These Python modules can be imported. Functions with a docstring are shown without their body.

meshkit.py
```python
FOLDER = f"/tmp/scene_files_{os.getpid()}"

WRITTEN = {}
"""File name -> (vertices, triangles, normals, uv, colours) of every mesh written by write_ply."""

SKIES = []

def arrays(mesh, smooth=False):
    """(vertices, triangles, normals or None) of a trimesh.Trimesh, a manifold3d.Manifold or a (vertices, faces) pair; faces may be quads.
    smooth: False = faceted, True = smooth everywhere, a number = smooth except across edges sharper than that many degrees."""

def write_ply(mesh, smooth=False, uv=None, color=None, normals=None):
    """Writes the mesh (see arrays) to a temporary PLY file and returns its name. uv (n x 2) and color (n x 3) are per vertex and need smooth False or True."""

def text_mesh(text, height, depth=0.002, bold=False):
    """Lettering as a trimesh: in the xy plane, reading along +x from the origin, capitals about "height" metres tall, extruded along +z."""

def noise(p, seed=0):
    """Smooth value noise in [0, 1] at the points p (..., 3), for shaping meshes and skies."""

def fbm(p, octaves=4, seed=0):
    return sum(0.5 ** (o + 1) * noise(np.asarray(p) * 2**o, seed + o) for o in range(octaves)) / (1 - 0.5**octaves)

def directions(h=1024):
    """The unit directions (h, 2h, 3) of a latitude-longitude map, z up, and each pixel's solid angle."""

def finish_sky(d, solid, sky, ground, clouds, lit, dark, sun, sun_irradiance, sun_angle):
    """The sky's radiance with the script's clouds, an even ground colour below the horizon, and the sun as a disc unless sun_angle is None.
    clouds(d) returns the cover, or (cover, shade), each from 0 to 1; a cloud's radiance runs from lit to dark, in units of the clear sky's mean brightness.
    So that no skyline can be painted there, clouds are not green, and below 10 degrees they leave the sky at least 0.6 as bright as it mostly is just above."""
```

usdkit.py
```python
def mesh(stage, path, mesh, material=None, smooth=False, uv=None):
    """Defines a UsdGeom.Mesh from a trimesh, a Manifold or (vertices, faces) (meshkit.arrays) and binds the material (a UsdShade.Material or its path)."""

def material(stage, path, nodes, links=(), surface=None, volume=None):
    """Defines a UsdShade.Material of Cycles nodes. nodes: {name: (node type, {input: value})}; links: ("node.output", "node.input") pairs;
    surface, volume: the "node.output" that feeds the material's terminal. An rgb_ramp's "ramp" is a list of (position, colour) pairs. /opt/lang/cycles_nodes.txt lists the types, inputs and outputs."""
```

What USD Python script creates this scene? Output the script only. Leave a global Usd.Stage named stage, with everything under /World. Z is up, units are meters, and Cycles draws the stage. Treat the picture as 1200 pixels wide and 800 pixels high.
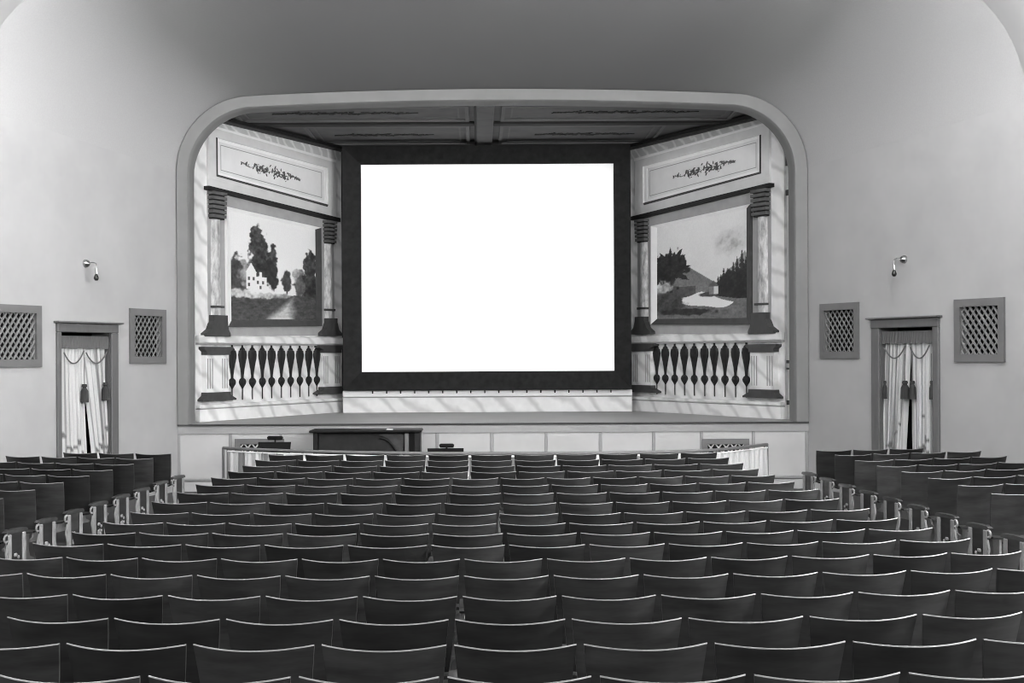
import math, random
import numpy as np
import trimesh
import shapely
from shapely import affinity
from shapely.geometry import Polygon, LineString, box as sbox, Point
import usdkit, meshkit
from pxr import Usd, UsdGeom, UsdLux, UsdShade, Sdf, Gf, Vt

random.seed(7)
RNG = np.random.default_rng(7)
stage = Usd.Stage.CreateInMemory()
UsdGeom.SetStageUpAxis(stage, UsdGeom.Tokens.z)
UsdGeom.SetStageMetersPerUnit(stage, 1.0)
UsdGeom.Xform.Define(stage, '/World')

# ------------------------------------------------------------------ camera
# level view camera on the hall's axis, lens shifted; 1200 x 800 frame
F, PX, PY, ROLL = 1640.0, 560.0, 418.0, 0.005      # focal length and principal point in pixels
CAM = np.array([-0.18, 0.0, 2.13])
K = 0.02
cam = UsdGeom.Camera.Define(stage, '/World/camera')
cam.CreateProjectionAttr('perspective')
cam.CreateHorizontalApertureAttr(1200 * K)
cam.CreateVerticalApertureAttr(800 * K)
cam.CreateFocalLengthAttr(F * K)
cam.CreateHorizontalApertureOffsetAttr((600 - PX) * K)
cam.CreateVerticalApertureOffsetAttr((PY - 400) * K)
cam.CreateClippingRangeAttr((0.05, 200.0))
EXPOSURE = 3.0
cam.CreateExposureAttr(EXPOSURE)
c_, s_ = math.cos(ROLL), math.sin(ROLL)
cam.AddTransformOp().Set(Gf.Matrix4d(c_, 0, -s_, 0, s_, 0, c_, 0, 0, -1, 0, 0, *map(float, CAM), 1))

# ------------------------------------------------------------------ light
world = UsdLux.DomeLight.Define(stage, '/World/sky')
world.CreateIntensityAttr(0.02)
LAMP_POWER = 56.0           # radiance of the added ceiling globes
ADDED_LAMPS = [(-4.7, 3.5), (4.7, 3.5), (-4.7, 9.5), (4.7, 9.5), (-4.7, 15.2), (4.7, 15.2)]
REAR_LIGHT = 2.5           # radiance of the rear windows added to light the hall
SIDE_LIGHT = 11.6          # radiance of the added windows high in the right wall
SCREEN_GLOW = 0.045  # emission added so the unlit cloth shows pure white
CEIL_SHADE_TONE = .175            # shade of the splayed ceiling put into its colour


# ------------------------------------------------------------------ helpers
def unray(px, py):
    dx, dy = px - PX, py - PY
    return np.array([(dx - ROLL * dy) / F, 1.0, -(dy + ROLL * dx) / F])


def at_depth(px, py, Z):
    return CAM + unray(px, py) * Z


def at_height(px, py, z):
    d = unray(px, py)
    return CAM + d * ((z - CAM[2]) / d[2])


class Plane:
    """An upright plane seen from the hall: local x to the viewer's right along it, y into it, z up."""

    def __init__(self, left, right):
        self.o = np.array([left[0], left[1], 0.0])
        d = np.array([right[0] - left[0], right[1] - left[1], 0.0])
        self.length = np.linalg.norm(d)
        self.ex = d / self.length
        self.ey = np.array([-self.ex[1], self.ex[0], 0.0])
        self.rot = math.atan2(self.ex[1], self.ex[0])

    def hit(self, px, py, y=0.0):
        d = unray(px, py)
        t = np.dot(self.o + y * self.ey - CAM, self.ey) / np.dot(d, self.ey)
        p = CAM + d * t
        return float(np.dot(p - self.o, self.ex)), float(p[2])

    def world(self, x, y, z):
        return self.o + x * self.ex + y * self.ey + np.array([0, 0, z])


USED = {}


def numbered(parent, name):
    k = (parent, name)
    n = USED.get(k, 0)
    USED[k] = n + 1
    return f'{parent}/{name}' if n == 0 else f'{parent}/{name}_{n:03d}'


def tag(prim, label=None, cat=None, group=None, kind=None):
    for k, v in (('label', label), ('category', cat), ('group', group), ('kind', kind)):
        if v is not None:
            prim.SetCustomDataByKey(k, v)
    return prim


def thing(name, label, cat, loc=(0, 0, 0), rot=0.0, group=None, kind=None):
    x = UsdGeom.Xform.Define(stage, numbered('/World', name))
    x.AddTranslateOp().Set(Gf.Vec3d(*map(float, loc)))
    x.AddRotateZOp().Set(math.degrees(rot))
    return tag(x.GetPrim(), label, cat, group, kind)


def obj(parent, name, mesh, mat, smooth=False, label=None, kind=None, paint=None):
    base = '/World' if parent is None else str(parent.GetPath())
    m = usdkit.mesh(stage, numbered(base, name), mesh, MAT[mat], smooth=smooth)
    if paint is not None:
        UsdGeom.PrimvarsAPI(m).CreatePrimvar('paint', Sdf.ValueTypeNames.Color3fArray, 'vertex').Set(
            Vt.Vec3fArray.FromNumpy(np.repeat(np.asarray(paint, np.float32)[:, None], 3, 1)))
    if label or kind:
        tag(m.GetPrim(), label, None, None, kind)
    return m.GetPrim()


def struct(name, mesh, mat, parent=None, label=None, smooth=False, cat=None):
    p = obj(parent, name, mesh, mat, smooth=smooth)
    if parent is None:
        tag(p, label, cat, None, 'structure')
    return p


def cat_(*ms):
    return trimesh.util.concatenate([m for m in ms if m is not None])


def box(x0, x1, y0, y1, z0, z1):
    m = trimesh.creation.box([abs(x1 - x0), abs(y1 - y0), abs(z1 - z0)])
    m.apply_translation([(x0 + x1) / 2, (y0 + y1) / 2, (z0 + z1) / 2])
    return m


def cbox(x0, x1, y0, y1, z0, z1, b=0.01):
    """A box with chamfered edges."""
    b = min(b, abs(x1 - x0) * .45, abs(y1 - y0) * .45, abs(z1 - z0) * .45)
    pts = []
    for x, sx in ((x0, 1), (x1, -1)):
        for y, sy in ((y0, 1), (y1, -1)):
            for z, sz in ((z0, 1), (z1, -1)):
                pts += [(x, y + sy * b, z + sz * b), (x + sx * b, y, z + sz * b), (x + sx * b, y + sy * b, z)]
    return trimesh.convex.convex_hull(np.array(pts))


def hull(pts):
    return trimesh.convex.convex_hull(np.array(pts, float))


def prism(poly, y0, y1):
    """A polygon in (x, z), extruded from y0 to y1."""
    out = []
    for g in getattr(poly, 'geoms', [poly]):
        if g.is_empty or g.geom_type != 'Polygon' or g.area < 1e-8:
            continue
        m = trimesh.creation.extrude_polygon(g, abs(y1 - y0), engine='earcut')
        v = m.vertices.copy()
        m.vertices = np.stack([v[:, 0], -v[:, 2] + max(y0, y1), v[:, 1]], 1)
        out.append(m)
    return cat_(*out)


def lathe(profile, n=16, axis='z', loc=(0, 0, 0)):
    """profile: (radius, height) pairs."""
    m = trimesh.creation.revolve(np.array(profile, float), sections=n)
    if axis == 'y':
        m.apply_transform(trimesh.transformations.rotation_matrix(math.pi / 2, [1, 0, 0]))   # height goes to -y
    m.apply_translation(loc)
    return m


def tube(points, r, sides=8, cap=True):
    p = np.asarray(points, float)
    n = len(p)
    t = np.gradient(p, axis=0)
    t /= np.linalg.norm(t, axis=1, keepdims=True) + 1e-12
    ref = np.where(np.abs(t[:, 2:]) < .9, [0, 0, 1.0], [1.0, 0, 0])
    a = np.cross(t, ref)
    a /= np.linalg.norm(a, axis=1, keepdims=True) + 1e-12
    b = np.cross(t, a)
    ang = np.arange(sides) * 2 * np.pi / sides
    rr = np.broadcast_to(r, (n,))[:, None, None]
    v = (p[:, None] + rr * (np.cos(ang)[None, :, None] * a[:, None] + np.sin(ang)[None, :, None] * b[:, None])).reshape(-1, 3)
    f = []
    for i in range(n - 1):
        for j in range(sides):
            q = [i * sides + j, i * sides + (j + 1) % sides, (i + 1) * sides + (j + 1) % sides, (i + 1) * sides + j]
            f += [[q[0], q[1], q[2]], [q[0], q[2], q[3]]]
    if cap:
        v = np.vstack([v, p[0], p[-1]])
        for j in range(sides):
            f += [[n * sides, (j + 1) % sides, j], [n * sides + 1, (n - 1) * sides + j, (n - 1) * sides + (j + 1) % sides]]
    m = trimesh.Trimesh(v, f, process=False)
    m.fix_normals()
    return m


def grid(P):
    """P: (n, m, 3) points as one sheet of triangles."""
    n, m = P.shape[:2]
    i, j = np.meshgrid(np.arange(n - 1), np.arange(m - 1), indexing='ij')
    a = (i * m + j).ravel()
    q = np.stack([a, a + m, a + m + 1, a + 1], 1)
    return trimesh.Trimesh(P.reshape(-1, 3), np.vstack([q[:, [0, 1, 2]], q[:, [0, 2, 3]]]), process=False)


def place(m, plane, x=0, y=0, z=0):
    m = m.copy()
    T = np.eye(4)
    T[:3, 0], T[:3, 1], T[:3, 3] = plane.ex, plane.ey, plane.world(x, y, z)
    m.apply_transform(T)
    return m


def spray(length, height, n, rng, lean=0.0):
    """A flat garland of small leaves about the origin, in (x, z)."""
    out = []
    for k in range(n):
        x = rng.uniform(-1, 1)
        env = 0.12 + 0.88 * (1 - abs(x)) ** 0.8
        x *= length / 2
        z = rng.normal(0, 0.33) * height / 2 * env
        s = height * rng.uniform(.035, .085) * (0.6 + .5 * env)
        leaf = affinity.scale(Point(0, 0).buffer(1, 3), s * 1.5, s * .55)
        leaf = affinity.rotate(leaf, rng.uniform(0, 180), origin=(0, 0))
        out.append(affinity.translate(leaf, x, z + lean * x))
    xs = np.linspace(-length / 2, length / 2, 25)
    out.append(LineString([(x, lean * x + .08 * height * math.sin(x / length * 22)) for x in xs]).buffer(height * .012))
    return shapely.union_all(out).simplify(height * .008)


# ------------------------------------------------------------------ materials (greys only: the picture is black and white)
MAT = {}


def mat(name, v, rough=.6, var=.12, scale=6.0, bump=0.0, bscale=60.0, spec=.5, stretch=(1, 1, 1), space='object', extra=None, metallic=0.0, coat=0.0):
    lo, hi = v * (1 - var), v * (1 + var)
    nodes = {'tc': ('texture_coordinate', {}), 'mp': ('mapping', {'scale': stretch}),
             'n': ('noise_texture', {'scale': scale, 'detail': 4.0, 'roughness': .6}),
             'r': ('rgb_ramp', {'ramp': [(.3, (lo,) * 3), (.7, (hi,) * 3)]}),
             'p': ('principled_bsdf', {'roughness': rough, 'specular_ior_level': spec, 'metallic': metallic, 'coat_weight': coat})}
    links = [('tc.object', 'mp.vector'), ('mp.vector', 'n.vector'), ('n.fac', 'r.fac'), ('r.color', 'p.base_color')]
    if bump:
        nodes['n2'] = ('noise_texture', {'scale': bscale, 'detail': 3.0})
        nodes['b'] = ('bump', {'strength': bump, 'distance': .01})
        links += [('mp.vector', 'n2.vector'), ('n2.fac', 'b.height'), ('b.normal', 'p.normal')]
    MAT[name] = usdkit.material(stage, f'/World/Looks/{name}', nodes, links, surface='p.BSDF')


def marble(name, base, vein, scale=1.3, rot=0.9):
    nodes = {'tc': ('texture_coordinate', {}), 'mp': ('mapping', {'rotation': (0, rot, 0)}),
             'w': ('wave_texture', {'wave_type': 'bands', 'bands_direction': 'x', 'scale': scale, 'distortion': 7.0, 'detail': 3.0, 'detail_scale': 1.2}),
             'r': ('rgb_ramp', {'ramp': [(0.0, (vein,) * 3), (.16, (base * .5 + vein * .5,) * 3), (.45, (base,) * 3), (1, (base,) * 3)]}),
             'n': ('noise_texture', {'scale': 5.0, 'detail': 3.0}),
             'm': ('mix_color', {'blend_type': 'multiply', 'fac': .25}),
             'p': ('principled_bsdf', {'roughness': .6, 'specular_ior_level': .3})}
    links = [('tc.object', 'mp.vector'), ('mp.vector', 'w.vector'), ('w.fac', 'r.fac'), ('tc.object', 'n.vector'), ('r.color', 'm.a'), ('n.fac', 'm.b'), ('m.result', 'p.base_color')]
    MAT[name] = usdkit.material(stage, f'/World/Looks/{name}', nodes, links, surface='p.BSDF')


def painted(name, rough=.7, translucent=0.0):
    nodes = {'a': ('attribute', {'attribute': 'paint'}),
             'n': ('noise_texture', {'scale': 45.0, 'detail': 2.0}), 'tc': ('texture_coordinate', {}),
             'm': ('mix_color', {'blend_type': 'multiply', 'fac': .12}),
             'p': ('principled_bsdf', {'roughness': rough, 'specular_ior_level': .25})}
    links = [('tc.object', 'n.vector'), ('a.color', 'm.a'), ('n.fac', 'm.b'), ('m.result', 'p.base_color')]
    surface = 'p.BSDF'
    if translucent:
        nodes['t'] = ('translucent_bsdf', {})
        nodes['x'] = ('mix_closure', {'fac': translucent})
        links += [('m.result', 't.color'), ('p.BSDF', 'x.closure1'), ('t.BSDF', 'x.closure2')]
        surface = 'x.closure'
    MAT[name] = usdkit.material(stage, f'/World/Looks/{name}', nodes, links, surface=surface)


def glow(name, v, strength):
    MAT[name] = usdkit.material(stage, f'/World/Looks/{name}',
                                {'p': ('principled_bsdf', {'base_color': (v, v, v), 'roughness': .8, 'emission_color': (1, 1, 1), 'emission_strength': strength})}, surface='p.BSDF')


mat('wall_plaster', .38, .85, .06, 1.1, bump=.10, bscale=120, spec=.2)
mat('hall_ceiling', .38, .85, .04, .8, spec=.2)
mat('arch_paint', 0.21, .7, .06, 2.0, spec=.3)
mat('floor_boards', .035, .55, .3, 3.0, stretch=(8, .6, 1))
mat('stage_boards', 0.36, .6, .12, 3.0, stretch=(.4, 6, 1))
mat('stage_trim', .30, .6, .06, 3.0)
mat('stage_panel', 0.47, .7, .05, 2.0, spec=.3)
mat('batten', .27, .6, .05, 3.0)
mat('casing', 0.115, .5, .08, 3.0, stretch=(6, 6, 1))
mat('grille_frame', 0.14, .5, .08, 3.0)
mat('lattice', .20, .5, .08, 5.0)
mat('dark_void', .008, .9, .1, 2.0, spec=.1)
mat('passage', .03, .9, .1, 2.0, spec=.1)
MAT['chair_wood'] = usdkit.material(stage, '/World/Looks/chair_wood', {
    'tc': ('texture_coordinate', {}), 'oi': ('object_info', {}), 'sh': ('vector_math', {'math_type': 'scale', 'vector1': (19.0, 7.0, 31.0)}),
    'ad': ('vector_math', {'math_type': 'add'}), 'mp': ('mapping', {'scale': (1.2, 1, 7)}),
    'n': ('noise_texture', {'scale': 2.2, 'detail': 5.0, 'roughness': .65}), 'r': ('rgb_ramp', {'ramp': [(.25, (.012,) * 3), (.75, (.046,) * 3)]}),
    'tr': ('map_range', {'from_min': 0.0, 'from_max': 1.0, 'to_min': .55, 'to_max': 1.25}),
    'm': ('mix_color', {'blend_type': 'multiply', 'fac': 1.0, 'use_clamp': False}), 'cc': ('combine_color', {}),
    'p': ('principled_bsdf', {'roughness': .42, 'specular_ior_level': .35})},
    [('oi.random', 'sh.scale'), ('tc.object', 'ad.vector1'), ('sh.vector', 'ad.vector2'), ('ad.vector', 'mp.vector'), ('mp.vector', 'n.vector'), ('n.fac', 'r.fac'),
     ('oi.random', 'tr.value'), ('tr.result', 'cc.r'), ('tr.result', 'cc.g'), ('tr.result', 'cc.b'), ('r.color', 'm.a'), ('cc.color', 'm.b'), ('m.result', 'p.base_color')], surface='p.BSDF')
mat('chair_edge', .16, .4, .25, 8.0)  # wear plus the edge highlight as one paler colour
mat('chair_iron', .22, .38, .15, 12.0, bump=.3, bscale=50, spec=.5)
mat('chair_arm', .045, .22, .2, 8.0, spec=.6)
mat('ornament_iron', .26, .4, .4, 40.0, bump=.8, bscale=60)
mat('screen_frame', .014, .6, .4, 3.0, stretch=(3, 1, 3), spec=.15)
marble('marble', .90, .66, .9)
marble('marble_top', .66, .9, 1.6, .8)
mat('marble_shaft', .46, .5, .55, 9.0, stretch=(1.6, 1.6, .55), spec=.4)
mat('flat_grey', 0.36, .7, .08, 4.0, spec=.25)
mat('flat_mid', .62, .7, .06, 4.0, spec=.25)
mat('flat_pale', 0.74, .7, .04, 4.0, spec=.25)
mat('flat_white', .85, .7, .03, 4.0, spec=.25)
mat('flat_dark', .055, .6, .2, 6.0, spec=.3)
mat('flat_ornament', .10, .7, .4, 30.0, spec=.2)
mat('flat_ring', .10, .6, .2, 6.0, spec=.3)
mat('flat_black', .011, .6, .2, 6.0, spec=.3)
mat('flat_line', .30, .7, .1, 6.0, spec=.2)
mat('scenic_ceiling', 0.12, .8, .12, 3.0, spec=.2)
mat('scenic_ceiling_pale', 0.15, .8, .1, 3.0, spec=.2)
mat('scenic_ceiling_dark', .035, .8, .1, 3.0, spec=.2)
mat('rail_iron', .16, .45, .1, 20.0)
mat('piano_black', .010, .55, .3, 6.0, spec=.2)
mat('piano_cloth', .018, .8, .3, 10.0, spec=.3)
mat('paper', .8, .8, .03, 5.0)
mat('stand_metal', .010, .8, .2, 10.0, spec=.1)
mat('piano_board', .05, .8, .3, 10.0, spec=.2)
mat('nickel', .45, .22, .05, 10.0, metallic=1.0)
mat('dark_glass', .012, .12, .1, 6.0, spec=.7)
mat('tassel_thread', .035, .9, .3, 60.0, stretch=(1, 1, .1), bump=.4)
mat('cord', .12, .9, .2, 60.0)
mat('lamp_metal', .15, .35, .1, 5.0)
mat('window_paint', .5, .5, .05, 5.0)
painted('canvas_paint')
painted('ceiling_shade_paint', .85)
painted('printed_cloth', .85, .25)
glow('screen_cloth', .9, SCREEN_GLOW)
glow('added_lamp_glass', .9, LAMP_POWER)
glow('added_rear_pane', .8, REAR_LIGHT)
glow('added_side_pane', .8, SIDE_LIGHT)

# ------------------------------------------------------------------ the room
# depth of chair rows (top back corners) and the heights they were measured at
ROWS = list(range(-1, 17))
ROW_Y = dict(zip(ROWS, [793, 755, 728, 699, 674.5, 655, 638.5, 625, 613.5, 603, 589.5, 577.5, 568.5, 560, 552.5, 546, 539.5, 532.5]))
Z0, DZ, BACK = 5.6, .7625, .85


def row_depth(i):
    return Z0 + DZ * i


raw = [CAM[2] - (ROW_Y[i] - PY) * row_depth(i) / F - BACK for i in ROWS]
smooth_h = [raw[0]] + [(raw[k - 1] + 2 * raw[k] + raw[k + 1]) / 4 for k in range(1, len(raw) - 1)] + [raw[-1]]
FZ = np.array([-4.0] + [row_depth(i) for i in ROWS] + [20.0, 30.0])
FH = np.array([.62] + smooth_h + [smooth_h[-1], smooth_h[-1]])


def floor_at(y):
    return float(np.interp(y, FZ, FH))


D_IN, D_OUT = 22.0, 17.96
IN_L, IN_R, OUT_L, OUT_R = -4.90, 5.01, -6.61, 6.87
STAGE_Z = 1.09
FL = floor_at(21.0)


def arch(xl, xr, zbot, ztop, rad, camber, n_arc=14, n_top=24):
    """Outline of a round-cornered opening from bottom left, over the top, to bottom right, in (x, z)."""
    pts = [(xl, zbot)]
    for k in range(n_arc + 1):
        a = math.pi - k / n_arc * math.pi / 2
        pts.append((xl + rad + rad * math.cos(a), ztop - rad + rad * math.sin(a)))
    a0, a1 = xl + rad, xr - rad
    for k in range(1, n_top):
        u = k / n_top
        pts.append((a0 + (a1 - a0) * u, ztop + camber * (1 - (2 * u - 1) ** 2)))
    for k in range(n_arc + 1):
        a = math.pi / 2 - k / n_arc * math.pi / 2
        pts.append((xr - rad + rad * math.cos(a), ztop - rad + rad * math.sin(a)))
    pts.append((xr, zbot))
    return np.array(pts)


inner = arch(IN_L, IN_R, -.3, CAM[2] + 4.115, 1.18, .09)
outer = arch(OUT_L, OUT_R, -.3, CAM[2] + 5.04, 1.80, 0.0)
Y_BACK = -3.5
to3 = lambda p, y: np.column_stack([p[:, 0], np.full(len(p), y), p[:, 1]])

# floor of the auditorium, gently dished
ys = np.concatenate([np.linspace(Y_BACK, 20, 60), [22.3]])
P = np.array([[(x, y, floor_at(y)) for x in np.linspace(OUT_L - .4, OUT_R + .4, 3)] for y in ys])
fm = grid(P)
struct('floor', fm, 'floor_boards', label='dark boarded auditorium floor sloping under the rows of chairs', smooth=True, cat='floor')

# the two splayed front walls with door and grille openings
SPLAY = {'left': Plane((OUT_L, D_OUT), (IN_L, D_IN)), 'right': Plane((IN_R, D_IN), (OUT_R, D_OUT))}
ZI, ZO = inner[1][1], outer[1][1]


def span(side, x0, x1, y, dy=0.0):
    a, b = SPLAY[side].hit(x0, y, dy), SPLAY[side].hit(x1, y, dy)
    return a[0], b[0]


def zof(side, x, y):
    return SPLAY[side].hit(x, y)[1]


DOORS, GRILLES = {}, {}
for side in ('left', 'right'):
    if side == 'right':
        dx0, dx1 = span(side, 1032, 1094.5, 400)
        cx0, cx1 = span(side, 1022.8, 1102, 400)
        ztop, zcap0, zcap1 = zof(side, 1063, 383.5), zof(side, 1061, 373.5), zof(side, 1061, 371)
        gi = (*span(side, 962.5, 1007.5, 390), zof(side, 985, 420), zof(side, 985, 355))
        go = (*span(side, 1120, 1178.5, 390), zof(side, 1149, 424), zof(side, 1149, 349.5))
    else:
        dx0, dx1 = span(side, 70, 128.5, 400)
        cx0, cx1 = span(side, 65, 136.5, 400)
        ztop, zcap0, zcap1 = zof(side, 100, 389.5), zof(side, 100, 379.5), zof(side, 100, 377)
        gi = (*span(side, 151, 193, 390), zof(side, 172, 426), zof(side, 172, 362))
        w = gi[1] - gi[0]
        e = span(side, 40, 47, 390)[1]
        go = (e - .93, e, zof(side, 40, 430), zof(side, 40, 358))
    DOORS[side] = (dx0, dx1, cx0, cx1, ztop, zcap0, zcap1)
    GRILLES[side] = (gi, go)

for side, nm in (('left', 'wall_front_left'), ('right', 'wall_front_right')):
    pl = SPLAY[side]
    L = pl.length
    zl, zr = (ZO, ZI) if side == 'left' else (ZI, ZO)
    poly = Polygon([(0, -.3), (L, -.3), (L, zr), (0, zl)])
    dx0, dx1, cx0, cx1, ztop, *_ = DOORS[side]
    poly = poly.difference(sbox(dx0, -.31, dx1, ztop))
    for g in GRILLES[side]:
        poly = poly.difference(sbox(g[0] + .09, g[2] + .09, g[1] - .09, g[3] - .09))
    m = prism(poly, 0, .16)
    struct(nm, place(m, pl), 'wall_plaster', label=f'plastered splayed wall {side} of the stage with a curtained doorway and grilles', cat='wall')

# rounded corners and sloping top of the splay
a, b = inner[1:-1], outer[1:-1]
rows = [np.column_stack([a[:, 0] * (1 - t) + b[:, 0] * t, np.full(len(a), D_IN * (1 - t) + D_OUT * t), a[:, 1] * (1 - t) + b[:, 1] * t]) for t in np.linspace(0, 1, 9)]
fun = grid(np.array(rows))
# overhead shade painted into the colour: wall grey at corners, darker inwards
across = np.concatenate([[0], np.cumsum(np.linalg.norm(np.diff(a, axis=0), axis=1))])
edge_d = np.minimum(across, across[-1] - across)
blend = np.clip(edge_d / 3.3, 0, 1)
tone = .402 + (CEIL_SHADE_TONE - .402) * blend * blend * (3 - 2 * blend)
cp = obj(None, 'ceiling_front', fun, 'ceiling_shade_paint', smooth=True, paint=np.tile(tone, len(rows)))
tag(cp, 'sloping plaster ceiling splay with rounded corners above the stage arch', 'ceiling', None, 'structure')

# the hall itself: a round-cornered tunnel, with windows added in the rear wall
wl = Plane((OUT_L, Y_BACK), (OUT_L, D_OUT))
struct('wall_left', place(box(0, wl.length, 0, .2, -.3, ZO), wl), 'wall_plaster', label='plain plastered left side wall of the auditorium', cat='wall')
wr = Plane((OUT_R, D_OUT), (OUT_R, Y_BACK))
ADDED_SIDE_W = [(D_OUT - y1, D_OUT - y0) for y0, y1 in ((12.2, 13.8), (9.0, 10.6), (5.8, 7.4))]
SZ0, SZ1 = 3.3, 5.1
rw = sbox(0, -.3, wr.length, ZO)
for x0, x1 in ADDED_SIDE_W:
    rw = rw.difference(sbox(x0, SZ0, x1, SZ1))
struct('wall_right', place(prism(rw, 0, .2), wr), 'wall_plaster', label='plastered right side wall of the auditorium with three added high windows', cat='wall')
hall = grid(np.array([to3(outer[1:-1], D_OUT), to3(outer[1:-1], Y_BACK)]))
struct('ceiling', hall, 'hall_ceiling', label='pale coved auditorium ceiling arching over the seats', smooth=True, cat='ceiling')
# unseen windows added in the rear and right walls to brighten the room
ADDED_WINS = [(-2.2, -.4), (1.2, 3.0), (4.0, 5.8)]
WZ0, WZ1 = 3.9, 6.4
bw = Polygon(outer)
for x0, x1 in ADDED_WINS:
    bw = bw.difference(sbox(x0, WZ0, x1, WZ1))
struct('wall_back', prism(bw, Y_BACK - .2, Y_BACK), 'wall_plaster', label='plastered rear wall of the auditorium with three added tall windows', cat='wall')


def window(n, label, loc, rot, W, H, pane, sgn):
    """Four added glowing panes in a frame, set in a wall; sgn: which way along local y the wall is thick."""
    w = thing(f'window_{n}', label, 'window', loc, rot, kind='structure')
    fr = Polygon([(0, 0), (W, 0), (W, H), (0, H)])
    cells = [(xa, xb, za, zb) for xa, xb in ((.07, W / 2 - .025), (W / 2 + .025, W - .07)) for za, zb in ((.07, H / 2 - .025), (H / 2 + .025, H - .07))]
    for xa, xb, za, zb in cells:
        fr = fr.difference(sbox(xa, za, xb, zb))
    obj(w, 'window_frame', prism(fr, *sorted((sgn * .06, sgn * .14))), 'window_paint')
    for xa, xb, za, zb in cells:
        obj(w, 'pane', box(xa, xb, *sorted((sgn * .10, sgn * .11)), za, zb), pane)
    obj(w, 'window_sill', cbox(-.06, W + .06, *sorted((sgn * .05, -sgn * .10)), -.05, -.002), 'window_paint')


for k, (x0, x1) in enumerate(ADDED_WINS):
    window(k + 1, 'added unseen glowing panes high in the rear wall, ' + ['leftmost', 'middle', 'rightmost'][k] + ' seen facing the stage', (x0, Y_BACK, WZ0), 0, x1 - x0, WZ1 - WZ0, 'added_rear_pane', -1)
for k, (x0, x1) in enumerate(ADDED_SIDE_W):
    window(k + 4, 'added unseen glowing panes high in the right side wall, ' + ['nearest the stage', 'middle one', 'farthest from the stage'][k], wr.world(x0, 0, SZ0), wr.rot, x1 - x0, SZ1 - SZ0, 'added_side_pane', 1)

# ceiling lamps added out of view to light the hall
for k, (x, y) in enumerate(ADDED_LAMPS):
    zc = CAM[2] + 5.04
    t = thing('ceiling_lamp', f'unseen white globe lamp added under the auditorium ceiling, {["rear", "middle", "front"][k // 2]} pair, {["left", "right"][k % 2]}', 'lamp', (x, y, zc), 0, 'added globe lamps under the auditorium ceiling')
    obj(t, 'canopy', lathe([(0, -.03), (.09, -.03), (.07, -.001), (0, -.001)], 16), 'lamp_metal')
    obj(t, 'stem', lathe([(0, -.26), (.012, -.26), (.012, -.02), (0, -.02)], 8), 'lamp_metal')
    g = trimesh.creation.icosphere(2, .17)
    g.apply_translation([0, 0, -.42])
    obj(t, 'globe', g, 'added_lamp_glass', smooth=True)

# ------------------------------------------------------------------ proscenium arch
ring_o = arch(IN_L, IN_R, STAGE_Z, CAM[2] + 4.115, 1.18, .09)
ring_m = arch(IN_L + .17, IN_R - .19, STAGE_Z, CAM[2] + 3.945, 1.06, .09)
ring_i = arch(IN_L + .205, IN_R - .225, STAGE_Z, CAM[2] + 3.91, 1.03, .09)
ringm = grid(np.array([to3(ring_o, D_IN + .02), to3(ring_o, D_IN - .03), to3(ring_o * [.9985, .9985] + [0, .004], D_IN - .045), to3(ring_m, D_IN - .045), to3(ring_i, D_IN + .02), to3(ring_i, D_IN + .32), to3(ring_o, D_IN + .32)]))
pa = thing('trim_1', 'grey painted proscenium arch with rounded upper corners framing the stage', 'arch', kind='structure')
obj(pa, 'arch_band', ringm, 'arch_paint', smooth=50)

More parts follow.
